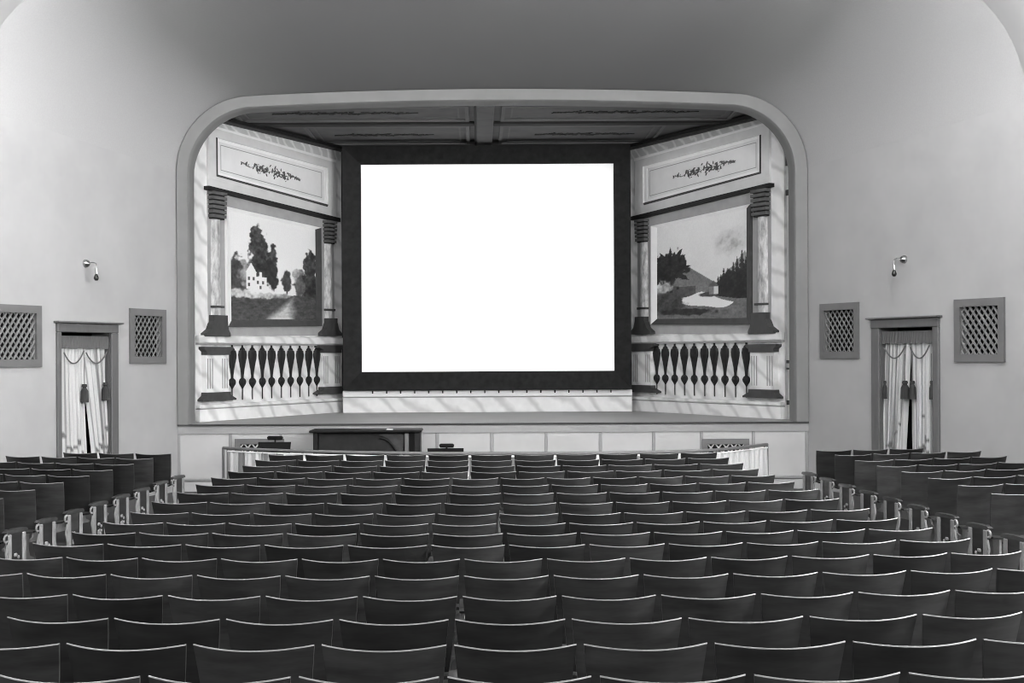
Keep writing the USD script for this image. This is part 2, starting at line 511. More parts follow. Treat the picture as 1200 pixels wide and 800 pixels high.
# ------------------------------------------------------------------ the stage
st = thing('stage', 'raised stage with grey boarded floor and pale panelled front', 'stage', (0, D_IN, 0))
obj(st, 'stage_floor', box(IN_L, IN_R, .0, 5.6, STAGE_Z - .06, STAGE_Z), 'stage_boards')
obj(st, 'nosing', cbox(IN_L, IN_R, -.05, .0, STAGE_Z - .025, STAGE_Z + .001, .006), 'flat_dark')
obj(st, 'frieze_board', box(IN_L, IN_R, -.02, .03, STAGE_Z - .15, STAGE_Z - .025), 'stage_trim')
obj(st, 'front_backing', box(IN_L, IN_R, .03, .06, -.05, STAGE_Z - .06), 'stage_trim')
BX = [209.5, 270, 329.5, 390, 451, 512.6, 576.6, 640, 703.6, 766, 822, 883, 945.5]
bxs = [at_depth(x, 520, D_IN)[0] for x in BX]
ZB = .24
for k in range(len(bxs) - 1):
    obj(st, 'front_panel', box(bxs[k] + .02, bxs[k + 1] - .02, .005, .03, ZB, STAGE_Z - .15), 'stage_panel')
for x in bxs:
    obj(st, 'batten', cbox(x - .025, x + .025, -.012, .03, ZB, STAGE_Z - .15, .006), 'batten')
obj(st, 'skirting', box(IN_L, IN_R, -.012, .03, -.03, ZB - .05), 'stage_panel')
obj(st, 'skirting_moulding', cbox(IN_L, IN_R, -.035, .03, ZB - .05, ZB, .015), 'batten')


def lattice_polys(x0, x1, z0, z1, sx, sz, w, w2):
    """Two sets of diagonal strips clipped to an opening."""
    o = sbox(x0, z0, x1, z1)
    sets = []
    for sgn in (1, -1):
        strips = []
        slope = sz / sx * sgn
        span_ = (x1 - x0)
        k = -40
        z = z0 - abs(slope) * span_ - sz
        while z < z1 + abs(slope) * span_ + sz:
            strips.append(LineString([(x0 - .1, z - .1 * slope), (x1 + .1, z + (span_ + .1) * slope)]).buffer((w if sgn > 0 else w2) / 2, cap_style='flat'))
            z += sz
        sets.append(shapely.union_all([s.intersection(o) for s in strips]))
    return sets


def grille(name, label, loc, rot, W, H, border, sx, sz, w, front, group, w2=None, depth=.09, lat='lattice', t=.014):
    g = thing(name, label, 'grille', loc, rot, group)
    fr = sbox(0, 0, W, H).difference(sbox(border, border, W - border, H - border))
    obj(g, 'frame', prism(fr, -.035, -.001), 'grille_frame')
    w2 = w2 or w
    fwd, bck = lattice_polys(border - .004, W - border + .004, border - .004, H - border + .004, sx, sz, *((w, w2) if front > 0 else (w2, w)))
    if front < 0:
        fwd, bck = bck, fwd
    obj(g, 'lattice', prism(fwd, .0, t), lat)
    obj(g, 'lattice', prism(bck, t + .001, 2 * t), lat)
    obj(g, 'backing', box(border - .01, W - border + .01, depth, depth + .02, border - .01, H - border + .01), 'dark_void')
    return g


for side in ('left', 'right'):
    pl = SPLAY[side]
    gi, go = GRILLES[side]
    for g, where in ((gi, 'between the doorway and the stage arch'), (go, 'on the outer side of the doorway')):
        grille('wall_grille', f'square grey framed diagonal lattice grille, {side} front wall, {where}', pl.world(g[0], 0, g[2]), pl.rot,
               g[1] - g[0], g[3] - g[2], .105, .105, .13, .030 if g is go else .017, 1 if side == 'left' else -1, 'lattice grilles on the front walls', w2=.017)

for side, (xa, xb) in (('left', (275.5, 333)), ('right', (822.5, 877.5))):
    a_ = at_depth(xa, 514, D_IN)
    b_ = at_depth(xb, 514, D_IN)
    x0, x1, z0, z1 = a_[0], b_[0], .50, a_[2]
    v = obj(st, 'vent', prism(sbox(x0, z0, x1, z1).difference(sbox(x0 + .085, z0 + .085, x1 - .085, z1 - .085)), -.04, .004), 'grille_frame', label=f'grey framed lattice vent near the {side} end of the stage front')
    fwd, bck = lattice_polys(x0 + .08, x1 - .08, z0 + .08, z1 - .08, .12, .15, .022, .022)
    obj(v, 'lattice', prism(fwd, -.022, -.014), 'stage_panel')
    obj(v, 'lattice', prism(bck, -.013, -.006), 'stage_panel')
    obj(v, 'backing', box(x0 + .07, x1 - .07, -.002, .003, z0 + .07, z1 - .07), 'dark_void')

# ------------------------------------------------------------------ doorways
door_curtain_defs = {}
for side, n in (('left', 1), ('right', 2)):
    pl = SPLAY[side]
    dx0, dx1, cx0, cx1, ztop, zc0, zc1 = DOORS[side]
    d = thing(f'door_{n}', f'tall doorway with grey moulded casing in the {side} front wall', 'doorway', pl.world(0, 0, 0), pl.rot, kind='structure')
    obj(d, 'jamb', cbox(cx0, dx0, -.04, .0, -.03, ztop, .01), 'casing')
    obj(d, 'jamb', cbox(dx1, cx1, -.04, .0, -.03, ztop, .01), 'casing')
    obj(d, 'reveal', box(dx0 - .02, dx0 + .001, 0, .32, -.03, ztop), 'casing')
    obj(d, 'reveal', box(dx1 - .001, dx1 + .02, 0, .32, -.03, ztop), 'casing')
    obj(d, 'reveal', box(dx0 - .02, dx1 + .02, 0, .32, ztop - .001, ztop + .02), 'casing')
    obj(d, 'head_casing', cbox(cx0, cx1, -.045, .0, ztop, zc0, .008), 'casing')
    obj(d, 'cap_moulding', hull([(x, y, z) for x0, x1, y, z in ((cx0 - .05, cx1 + .05, -.10, zc1), (cx0 - .05, cx1 + .05, -.10, zc1 - .02), (cx0 - .02, cx1 + .02, -.05, zc0)) for x in (x0, x1)] + [(x, 0, z) for x in (cx0 - .04, cx1 + .04) for z in (zc0, zc1)]), 'casing')
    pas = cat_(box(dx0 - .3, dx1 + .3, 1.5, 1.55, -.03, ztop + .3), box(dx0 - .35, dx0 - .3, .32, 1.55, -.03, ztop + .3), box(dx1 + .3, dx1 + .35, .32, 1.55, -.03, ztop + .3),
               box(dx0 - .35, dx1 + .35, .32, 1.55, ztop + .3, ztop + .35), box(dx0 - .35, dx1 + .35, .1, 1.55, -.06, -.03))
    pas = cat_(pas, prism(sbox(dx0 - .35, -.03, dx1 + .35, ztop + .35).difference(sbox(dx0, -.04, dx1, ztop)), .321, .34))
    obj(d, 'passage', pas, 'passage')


def curtain(top, bot, z1, z0, y, pleats, amp, seed, motif=True, shade=.78, nx=90, nz=56):
    """A pleated sheet between two edges at the top and two at the bottom, with printed motifs and fold shade in its colour."""
    rng = np.random.default_rng(seed)
    u, v = np.meshgrid(np.linspace(0, 1, nx), np.linspace(0, 1, nz), indexing='xy')
    x = (top[0] + (top[1] - top[0]) * u) * (1 - v) + (bot[0] + (bot[1] - bot[0]) * u) * v
    ph = rng.uniform(0, 6.28, 4)
    uu = u + .025 * np.sin(2 * np.pi * u * 2.3 + ph[0]) + .01 * np.sin(v * 3 + ph[1])
    fold = np.sin(2 * np.pi * pleats * uu + ph[2]) + .35 * np.sin(2 * np.pi * pleats * 2.1 * uu + ph[3] + v)
    yy = y + amp * fold * (.55 + .45 * v)
    xx = x + amp * .5 * np.cos(2 * np.pi * pleats * uu + ph[2]) * .6
    z = z1 + (z0 - z1) * v + .006 * np.sin(u * 20 + ph[0]) * v
    c = np.full(u.shape, shade)
    if motif:      # narrow printed stripes that put fold shade into the cloth colour
        for q in range(7):
            c = np.where(np.abs(u - (q + .5 + rng.uniform(-.2, .2)) / 7) < rng.uniform(.008, .022), shade * rng.uniform(.35, .6), c)
    if motif:
        zz = z
        for k in range(34):
            cx, cz = rng.uniform(.1, .9), z0 + abs(rng.normal(0, .33)) * 1.1 + .15
            px = (u - cx) * abs(bot[1] - bot[0])
            a = rng.uniform(0, 3.14)
            r2 = ((px * math.cos(a) + (zz - cz) * math.sin(a)) / .05) ** 2 + ((-px * math.sin(a) + (zz - cz) * math.cos(a)) / .026) ** 2
            c = np.where(r2 < 1, .22, c)
    return grid(np.stack([xx, yy, z], -1)), c.ravel()


def tassel(t, x, y, ztop, w, h):
    ts = obj(t, 'tassel', lathe([(0, 0), (w * .30, 0), (w * .36, -.03), (w * .25, -.05), (w * .5, -.10), (w * .55, -h), (0, -h)], 10, loc=(x, y, ztop)), 'tassel_thread', smooth=40)
    obj(ts, 'cord', tube([(x, y, ztop - .005), (x - .004, y, ztop + .18), (x, y, ztop + .38)], .006, 6), 'cord')


HEAD = .10
for side in ('left', 'right'):
    pl = SPLAY[side]
    dx0, dx1, cx0, cx1, ztop, zc0, zc1 = DOORS[side]
    yc = .05
    hx = lambda px, py: pl.hit(px, py, yc)
    ht = lambda px, py: pl.hit(px, py, yc - .065)
    zt = ztop - .10
    zb = .14
    if side == 'left':
        A = [((hx(68, 400)[0] + .03), hx(96.5, 400)[0]), (hx(68, 540)[0] + .03, hx(103.5, 532)[0])]
        B = [(hx(95.5, 400)[0], hx(124, 400)[0]), (hx(115, 532)[0], hx(131, 532)[0] - .01)]
        tas = [(ht(99, 450), .11), (ht(123.5, 448), .11)]
    else:
        A = [(hx(1037, 400)[0], hx(1065, 400)[0]), (hx(1031.5, 532)[0] + .02, hx(1055.5, 530)[0])]
        B = [(hx(1067.5, 400)[0], hx(1093, 400)[0]), (hx(1070, 530)[0], hx(1093.5, 530)[0] - .01)]
        tas = [(ht(1037, 446), .06), (ht(1060.5, 446), .12), (ht(1069.5, 446), .09), (ht(1091.5, 446), .06)]
    rodt = thing('curtain_rod', f'slim rod with gathered dark heading across the top of the {side} doorway', 'curtain rod', pl.world(0, 0, 0), pl.rot)
    obj(rodt, 'rod', tube([(dx0 + .002, yc, zt + .04), (dx1 - .002, yc, zt + .04)], .012, 8), 'rail_iron')
    m, c = curtain((dx0 + .01, dx1 - .01), (dx0 + .01, dx1 - .01), zt + .05, zt - .13, yc - .035, 22, .008, 5, False, .16, 140, 6)
    obj(rodt, 'heading', m, 'printed_cloth', smooth=True, paint=c)
    for k, (D, which) in enumerate(((A, 'left hand'), (B, 'right hand'))):
        t = thing('door_curtain', f'pale floral {which} curtain of the pair hanging in the {side} front doorway', 'curtain', pl.world(0, 0, 0), pl.rot, 'floral door curtains')
        ends_at_open = .62 if side == 'right' else 1
        m, c = curtain(D[0], D[1], zt, zb, yc + .03, 7, .052, 11 + k + (0 if side == 'left' else 7))
        obj(t, 'cloth', m, 'printed_cloth', smooth=True, paint=c)
        x0, x1 = D[0]
        sw = [(x0 + (x1 - x0) * q, yc - .045, zt - .12 - .22 * (1 - (2 * q - 1) ** 2)) for q in np.linspace(.08, .95, 16)]
        obj(t, 'swag_cord', tube(sw, .010, 6), 'cord')
        half = tas[:len(tas) // 2] if k == 0 else tas[len(tas) // 2:]
        for (tx, tz), w in half:
            tassel(t, tx, yc - .065, tz, w, .26)

# wall lamps
for side, (bx_, by_), sgn in (('left', (100, 308.7), 1), ('right', (1060, 303.8), -1)):
    pl = SPLAY[side]
    s, z = pl.hit(bx_, by_)
    t = thing('wall_sconce', f'small nickel wall lamp with bare hanging bulb above the {side} doorway', 'wall lamp', pl.world(s, 0, z), pl.rot, 'bare bulb wall lamps')
    obj(t, 'rose', lathe([(0, .075), (.02, .072), (.045, .05), (.058, .02), (.06, .001), (0, .001)], 20, 'y'), 'nickel', smooth=40)
    arm = [(0, -.07, 0)] + [(0, -.07 - .10 * q, .012 * math.sin(q * 3)) for q in np.linspace(.1, 1, 6)] + [(0, -.17 - .02 * math.sin(q), .0 - .02 * (1 - math.cos(q))) for q in np.linspace(.3, 1.5, 4)] + [(0, -.19, -.06)]
    obj(t, 'arm', tube(arm, .008, 8), 'nickel', smooth=40)
    obj(t, 'socket', lathe([(0, -.155), (.016, -.155), (.018, -.10), (.012, -.06), (0, -.055)], 12, loc=(0, -.19, 0)), 'nickel', smooth=40)
    obj(t, 'bulb', lathe([(0, -.25), (.022, -.246), (.034, -.225), (.036, -.205), (.026, -.178), (.016, -.155), (0, -.15)], 16, loc=(0, -.19, 0)), 'dark_glass', smooth=60)

# ------------------------------------------------------------------ scenery: side flats
YF, YB = 22.7, 26.7
WR_A, WR_B = (4.80, YF), (2.72, YB)
WL_A, WL_B = (-4.76, YF), (-2.77, YB)
PR, PLW = Plane(WR_B, WR_A), Plane(WL_A, WL_B)
CEIL_Z = CAM[2] + 4.04


def right_pts(px):
    return [PR.hit(*p) for p in px]


def wing(side):
    pl = PR if side == 'right' else PLW
    Lr, L = PR.length, pl.length

    def poly(px):
        pts = right_pts(px)
        if side == 'left':
            pts = [((Lr - s) * L / Lr, z) for s, z in pts]
        p = Polygon(pts)
        return p.buffer(0) if not p.is_valid else p

    def rect(x0, y0, x1, y1):
        """From pixel extents, level: its z from the middle."""
        a, b = PR.hit(x0, (y0 + y1) / 2)[0], PR.hit(x1, (y0 + y1) / 2)[0]
        xm = (x0 + x1) / 2
        z1, z0 = PR.hit(xm, y0)[1], PR.hit(xm, y1)[1]
        if side == 'left':
            a, b = (Lr - b) * L / Lr, (Lr - a) * L / Lr
        return a, b, z0, z1

    t = thing('scenery_wing', f'marbled stage side flat with balustrade, pilasters and framed view, {side} of the screen', 'stage scenery', pl.world(0, 0, STAGE_Z), pl.rot, 'angled side flats')
    dz = -STAGE_Z

    def put(name, mesh, m, parent=None, **k):
        mesh = mesh.copy()
        mesh.apply_translation([0, 0, dz])
        return obj(parent or t, name, mesh, m, **k)

    put('panel', box(0, L, 0, .05, STAGE_Z + .005, CEIL_Z - .02), 'marble')
    # top band and cornice
    put('top_band', prism(poly([(738.5, 172), (906, 130), (906, 144), (738.5, 187)]), -.006, 0), 'marble_top')
    put('cornice', box(.0, L, -.10, .02, CEIL_Z - .085, CEIL_Z - .03), 'flat_black')
    put('cornice_moulding', box(.0, L, -.06, .02, CEIL_Z - .125, CEIL_Z - .085), 'flat_dark')
    # upper frame with the sunk panel
    fr_o = [(746.5, 188), (903.5, 145), (904, 205), (746, 245)]
    fr_i = [(755.5, 195), (892.8, 158.5), (892.8, 201.5), (755.8, 238)]
    fo, fi = poly(fr_o), poly(fr_i)
    put('upper_frame', prism(fo.difference(fi), -.045, 0), 'flat_mid')
    put('frame_edge', prism(poly([(745.5, 186), (904, 142.5), (904, 145), (745.5, 189)]), -.05, 0), 'flat_white')
    inn = poly([(759, 197.5), (889.5, 162.5), (889.5, 199), (759, 233.5)])
    bev = fi.difference(inn)
    put('panel_bevel', prism(bev, -.02, 0), 'flat_white')
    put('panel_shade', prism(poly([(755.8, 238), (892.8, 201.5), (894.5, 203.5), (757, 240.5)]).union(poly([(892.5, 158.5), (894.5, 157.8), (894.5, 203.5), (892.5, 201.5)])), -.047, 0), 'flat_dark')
    put('upper_panel', prism(inn, -.012, 0), 'flat_pale')
    ln = poly([(762, 200), (887, 166.5), (887, 196.5), (762, 230)])
    put('panel_line', prism(ln.difference(ln.buffer(-.012)), -.014, 0), 'flat_line')
    a, b, z0, z1 = rect(762, 182, 887, 216)
    cx, cz = PR.hit(824.5, 198.5)
    if side == 'left':
        cx = (Lr - cx) * L / Lr
    slope = (PR.hit(887, 181.5)[1] - PR.hit(762, 215)[1]) / (PR.hit(887, 181.5)[0] - PR.hit(762, 215)[0])
    sp = spray(1.8, .34, 120, np.random.default_rng(21), slope if side == 'right' else -slope)
    put('ornament', prism(affinity.translate(sp, cx, cz), -.020, -.010), 'flat_ornament', label='dark painted leaf garland')
    # frieze under the panel, then the long cornice over the picture
    put('frieze', prism(poly([(746, 245), (904, 205), (904, 216), (745.5, 255)]), -.04, 0), 'flat_mid')
    put('middle_cornice', prism(poly([(744.5, 254), (907.5, 214.5), (907.5, 219), (744.5, 258.5)]), -.11, 0), 'flat_black')
    # grey surround of the picture
    put('surround', prism(poly([(748, 258), (904, 219), (904, 391), (748, 391)]), -.015, 0), 'flat_grey')
    # pilasters
    for (sh0, sh1, c0, c1, b0, b1, yt, yc, ybs, yb) in ((751.7, 760.5, 749.5, 761.5, 744.5, 768.5, 257, 284, 371, 391.5), (889.5, 901, 886, 904, 883, 913, 222, 254, 366, 391)):
        rs = rect(sh0, yc - 2, sh1, ybs + 2)
        hr = (rs[1] - rs[0]) / 2
        shaft = lathe([(0, rs[2]), (hr, rs[2]), (hr * 1.02, rs[2] + (rs[3] - rs[2]) * .4), (hr * .92, rs[3]), (0, rs[3])], 24)
        shaft.apply_scale([1, .085 / hr, 1])
        shaft.apply_translation([(rs[0] + rs[1]) / 2, 0, 0])
        q = put('pilaster', shaft, 'marble_shaft', smooth=40)
        caps = []
        n = 6
        for k in range(n):
            ya, yb_ = yt + (yc - yt) * k / n, yt + (yc - yt) * (k + .68) / n
            g = .8 * (n - k) / n
            r = rect(c0 + .8 - g, ya, c1 - .8 + g, yb_)
            caps.append(box(r[0], r[1], -.115 - .012 * (n - k) / n, 0, r[2], r[3]))
        r = rect(c0 + 1.5, yt, c1 - 1.5, yc)
        put('capital', box(r[0], r[1], -.09, 0, r[2], r[3]), 'flat_black', parent=q)
        put('capital_rings', cat_(*caps), 'flat_ring', parent=q)
        r = rect(b0, ybs, b1, yb)
        rr = rect(c0 + .5, ybs, c1 - .5, yb)
        H = r[3] - r[2]
        w0, w1 = rr[0], rr[1]
        base = Polygon([(r[0], r[2]), (r[1], r[2]), (r[1], r[2] + .05), (w1 + (r[1] - w1) * .35, r[2] + .12), (w1, r[2] + .25), (w1, r[3]), (w0, r[3]), (w0, r[2] + .25), (w0 + (r[0] - w0) * .35, r[2] + .12), (r[0], r[2] + .05)])
        put('base', prism(base, -.12, 0), 'flat_dark', parent=q)
        r2 = rect(sh0 - .6, ybs - 11, sh1 + .6, ybs - 8.5)
        put('collar', box(r2[0], r2[1], -.095, 0, r2[2], r2[3]), 'flat_dark', parent=q)
    # balustrade rail, balusters, pedestals and base
    put('handrail', cbox(.0, L, -.075, 0, rect(743, 391.7, 915, 400)[2], rect(743, 391.7, 915, 400)[3], .012), 'marble')
    put('rail_line', box(.0, L, -.06, 0, rect(743, 400, 915, 402)[2], rect(743, 400, 915, 402)[3]), 'flat_line')
    bx = [770.3, 780.3, 791.3, 802.7, 814.2, 826.3, 837.8, 850.2, 862.5, 875.3]
    zt, zb = PR.hit(826, 402)[1], PR.hit(826, 464)[1]
    H = zt - zb
    prof = [(0, 0), (.012, 0), (.012, .20), (.030, .23), (.075, .29), (.085, .33), (.070, .37), (.030, .40), (.030, .44), (.045, .55), (.070, .66), (.094, .76), (.100, .82), (.085, .90), (.060, .905), (.060, .925), (.035, .95), (.022, .96), (.022, 1), (0, 1)]
    for k, x in enumerate(bx):
        s = PR.hit(x, 430)[0]
        if side == 'left':
            s = (Lr - s) * L / Lr
        m = lathe([(r * 1.12, h * H) for r, h in prof], 14)
        m.apply_scale([1, .45, 1])
        m.apply_translation([s, -.012, zb])
        put('baluster', m, 'flat_black', smooth=35)
    for (c0, c1, m0, m1, yt, yc, ybt, yb, b0, b1) in ((742.5, 772.5, 745.5, 767.5, 402.5, 411.5, 451, 459.5, 742, 775), (880, 916, 884, 912.5, 403, 412.5, 456, 466, 876.7, 918)):
        r = rect(m0, yc, m1, ybt)
        q = put('pedestal', box(r[0], r[1], -.09, 0, r[2] - .01, r[3] + .01), 'marble')
        w = r[1] - r[0]
        fl = []
        for f in (.06, .16, .26, .70, .80, .90):
            fl.append(box(r[0] + w * f, r[0] + w * (f + .035), -.094, -.085, r[2] + .06, r[3] - .06))
        put('fluting', cat_(*fl), 'flat_line', parent=q)
        rc = rect(c0, yt, c1, yc)
        h = rc[3] - rc[2]
        pc = Polygon([(rc[0], rc[3]), (rc[1], rc[3]), (rc[1], rc[3] - h * .3), (r[1] + .01, rc[3] - h * .6), (r[1] + .01, rc[2]), (r[0] - .01, rc[2]), (r[0] - .01, rc[3] - h * .6), (rc[0], rc[3] - h * .3)])
        put('cap', prism(pc, -.12, 0), 'flat_dark', parent=q)
        rb = rect(b0, ybt, b1, yb)
        h = rb[3] - rb[2]
        pb = Polygon([(rb[0], rb[2]), (rb[1], rb[2]), (rb[1], rb[2] + h * .2), (r[1] + .02, rb[2] + h * .6), (r[1] + .01, rb[3]), (r[0] - .01, rb[3]), (r[0] - .02, rb[2] + h * .6), (rb[0], rb[2] + h * .2)])
        put('base', prism(pb, -.12, 0), 'flat_dark', parent=q)
    zl = PR.hit(830, 467.5)[1]
    put('base_moulding', cbox(.0, L, -.10, 0, zl - .06, zl, .015), 'marble')
    put('base_line', box(.0, L, -.09, 0, zl - .075, zl - .06), 'flat_line')
    put('plinth', box(.0, L, -.085, 0, STAGE_Z + .005, zl - .075), 'marble')
    # narrow return towards the arch
    xr = (L, L + .42) if side == 'right' else (-.42, 0)
    put('return_strip', box(xr[0] - .1 * (side == 'right'), xr[1] + .1 * (side == 'left'), .052, .09, STAGE_Z + .005, CEIL_Z - .3), 'flat_mid')
    put('return_capital', cat_(*[box(xr[0] + .01 * (side == 'right'), xr[1] - .01 * (side == 'left'), .02, .052, z, z + h) for z, h in ((5.20, .5), (4.72, .09), (2.0, .05), (1.90, .03), (1.33, .07))]), 'flat_dark')

    # the painted picture
    pic = [(766, 265), (883, 239), (883, 380), (766, 380)]
    pp = right_pts(pic)
    if side == 'left':
        pp = [((Lr - s) * L / Lr, z) for s, z in pp]
        pp = [pp[1], pp[0], pp[3], pp[2]]
    tl, tr, br, bl = [np.array(q) for q in pp]
    lab = {'left': 'landscape picture with white house, tall trees and pale lane, left of the screen', 'right': 'landscape picture with spreading tree, pale river and pines, right of the screen'}[side]
    pt = thing('landscape_painting', lab, 'painting', pl.world(0, -.016, STAGE_Z), pl.rot, 'framed landscape pictures')
    bl_, bb_, br_, bt_ = .055, .07, .06, .025

    def mk(u, v):
        return (tl * (1 - u) + tr * u) * v + (bl * (1 - u) + br * u) * (1 - v)
    ul, ur, vb, vt = .05, .95, .055, .975
    n1 = lambda name, q, m: obj(pt, name, hull([(p[0], y, p[1] + dz) for p, y in q]), m)
    o = [mk(0, 0), mk(1, 0), mk(1, 1), mk(0, 1)]
    i = [mk(ul, vb), mk(ur, vb), mk(ur, vt), mk(ul, vt)]
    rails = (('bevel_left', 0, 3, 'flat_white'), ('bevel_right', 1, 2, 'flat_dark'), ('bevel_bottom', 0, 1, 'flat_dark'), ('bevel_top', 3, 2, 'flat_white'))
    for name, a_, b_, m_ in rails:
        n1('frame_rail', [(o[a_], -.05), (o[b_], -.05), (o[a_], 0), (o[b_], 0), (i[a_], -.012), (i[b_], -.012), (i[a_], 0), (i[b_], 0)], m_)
    nu, nv = 170, 190
    u, v = np.meshgrid(np.linspace(0, 1, nu), np.linspace(0, 1, nv))
    c = (paint_left if side == 'left' else paint_right)(u, v)
    U, V = ul + (ur - ul) * u, vb + (vt - vb) * v
    XZ = ((tl[None, None] * (1 - U[..., None]) + tr * U[..., None]) * V[..., None] + (bl * (1 - U[..., None]) + br * U[..., None]) * (1 - V[..., None]))
    Pm = np.stack([XZ[..., 0], np.full(u.shape, -.008), XZ[..., 1] + dz], -1)
    obj(pt, 'canvas', grid(Pm), 'canvas_paint', paint=c.ravel())


def fb(u, v, s, seed, sv=None):
    return meshkit.fbm(np.stack([u * s, v * (sv or s), np.zeros_like(u)], -1), 4, seed)


def blob(c, u, v, cu, cv, ru, rv, tone, seed, rough=.5, soft=.12, var=.5):
    n = fb(u, v, 16, seed)
    d = np.sqrt(((u - cu) / ru) ** 2 + ((v - cv) / rv) ** 2) + (n - .5) * rough * 2
    k = np.clip((1 - d) / soft + .5, 0, 1)
    t = tone * (1 + var * 2 * (fb(u, v, 26, seed + 50) - .5))
    return c * (1 - k) + t * k


def paint_left(u, v):
    sky = .60 + .10 * v + .05 * (fb(u, v, 3, 2) - .5)
    c = sky
    c = blob(c, u, v, .80, .45, .10, .12, .30, 3, .6, .3)
    c = blob(c, u, v, .06, .42, .14, .20, .10, 4, .5, .25)
    c = blob(c, u, v, .20, .46, .10, .12, .28, 5, .6, .3)
    c = blob(c, u, v, .29, .74, .10, .16, .10, 6, .6, .2, 1.0)
    c = blob(c, u, v, .33, .55, .12, .16, .08, 7, .6, .2, 1.0)
    c = blob(c, u, v, .47, .60, .075, .15, .10, 8, .6, .2, 1.0)
    c = blob(c, u, v, .45, .45, .09, .14, .06, 9, .5, .2)
    c = blob(c, u, v, .64, .40, .06, .09, .09, 10, .5, .25)
    c = np.where((np.abs(u - .64) < .008) & (v < .36) & (v > .26), .10, c)
    c = blob(c, u, v, .93, .58, .09, .16, .09, 11, .6, .2, 1.0)
    c = blob(c, u, v, .92, .36, .16, .18, .07, 12, .5, .2, 1.0)
    c = blob(c, u, v, .80, .36, .06, .10, .14, 13, .6, .3)
    # ground
    g = v < (.25 + .04 * (fb(u, v, 6, 14) - .5))
    c = np.where(g, .06 + .09 * fb(u, v, 22, 15, 60), c)
    # house: two gables
    w1 = (u > .17) & (u < .28) & (v > .30) & (v < .46)
    g1 = (v >= .46) & (v < .46 + .09 * (1 - np.abs(u - .225) / .06)) & (np.abs(u - .225) < .06)
    w2 = (u > .27) & (u < .40) & (v > .28) & (v < .42)
    c = np.where(w1 | g1 | w2, .62 + .10 * (fb(u, v, 30, 16) - .5), c)
    for wu, wv in ((.20, .40), (.25, .40), (.30, .37), (.36, .37), (.20, .34), (.33, .32)):
        c = np.where((np.abs(u - wu) < .012) & (np.abs(v - wv) < .016), .13, c)
    c = np.where((np.abs(u - .33) < .016) & (v > .42) & (v < .47), .55, c)
    c = blob(c, u, v, .10, .255, .10, .05, .38, 17, .6, .4)
    c = blob(c, u, v, .24, .245, .10, .035, .42, 18, .7, .4)
    c = blob(c, u, v, .40, .245, .08, .035, .36, 19, .7, .4)
    c = blob(c, u, v, .55, .25, .10, .03, .3, 20, .7, .4)
    # lane
    mid = .72 - (.25 - v) * .75 + .55 * (.25 - v) ** 2
    half = (.03 + (.25 - v) * .70) * (.75 + .5 * fb(u, v, 9, 93))
    k = np.clip((half - np.abs(u - mid)) / .11, 0, 1) * (v < .25) * (v > .015)
    c = c * (1 - k) + k * (.34 + .22 * (fb(u, v, 14, 21, 50) - .3))
    c = c * (1 + .55 * (fb(u, v, 70, 91) - .5) * np.clip(1.1 - c * 1.9, .03, 1))
    return np.clip(c * (.50 + 1.1 * np.clip((c - .05) / .35, 0, 1)), .012, .85)


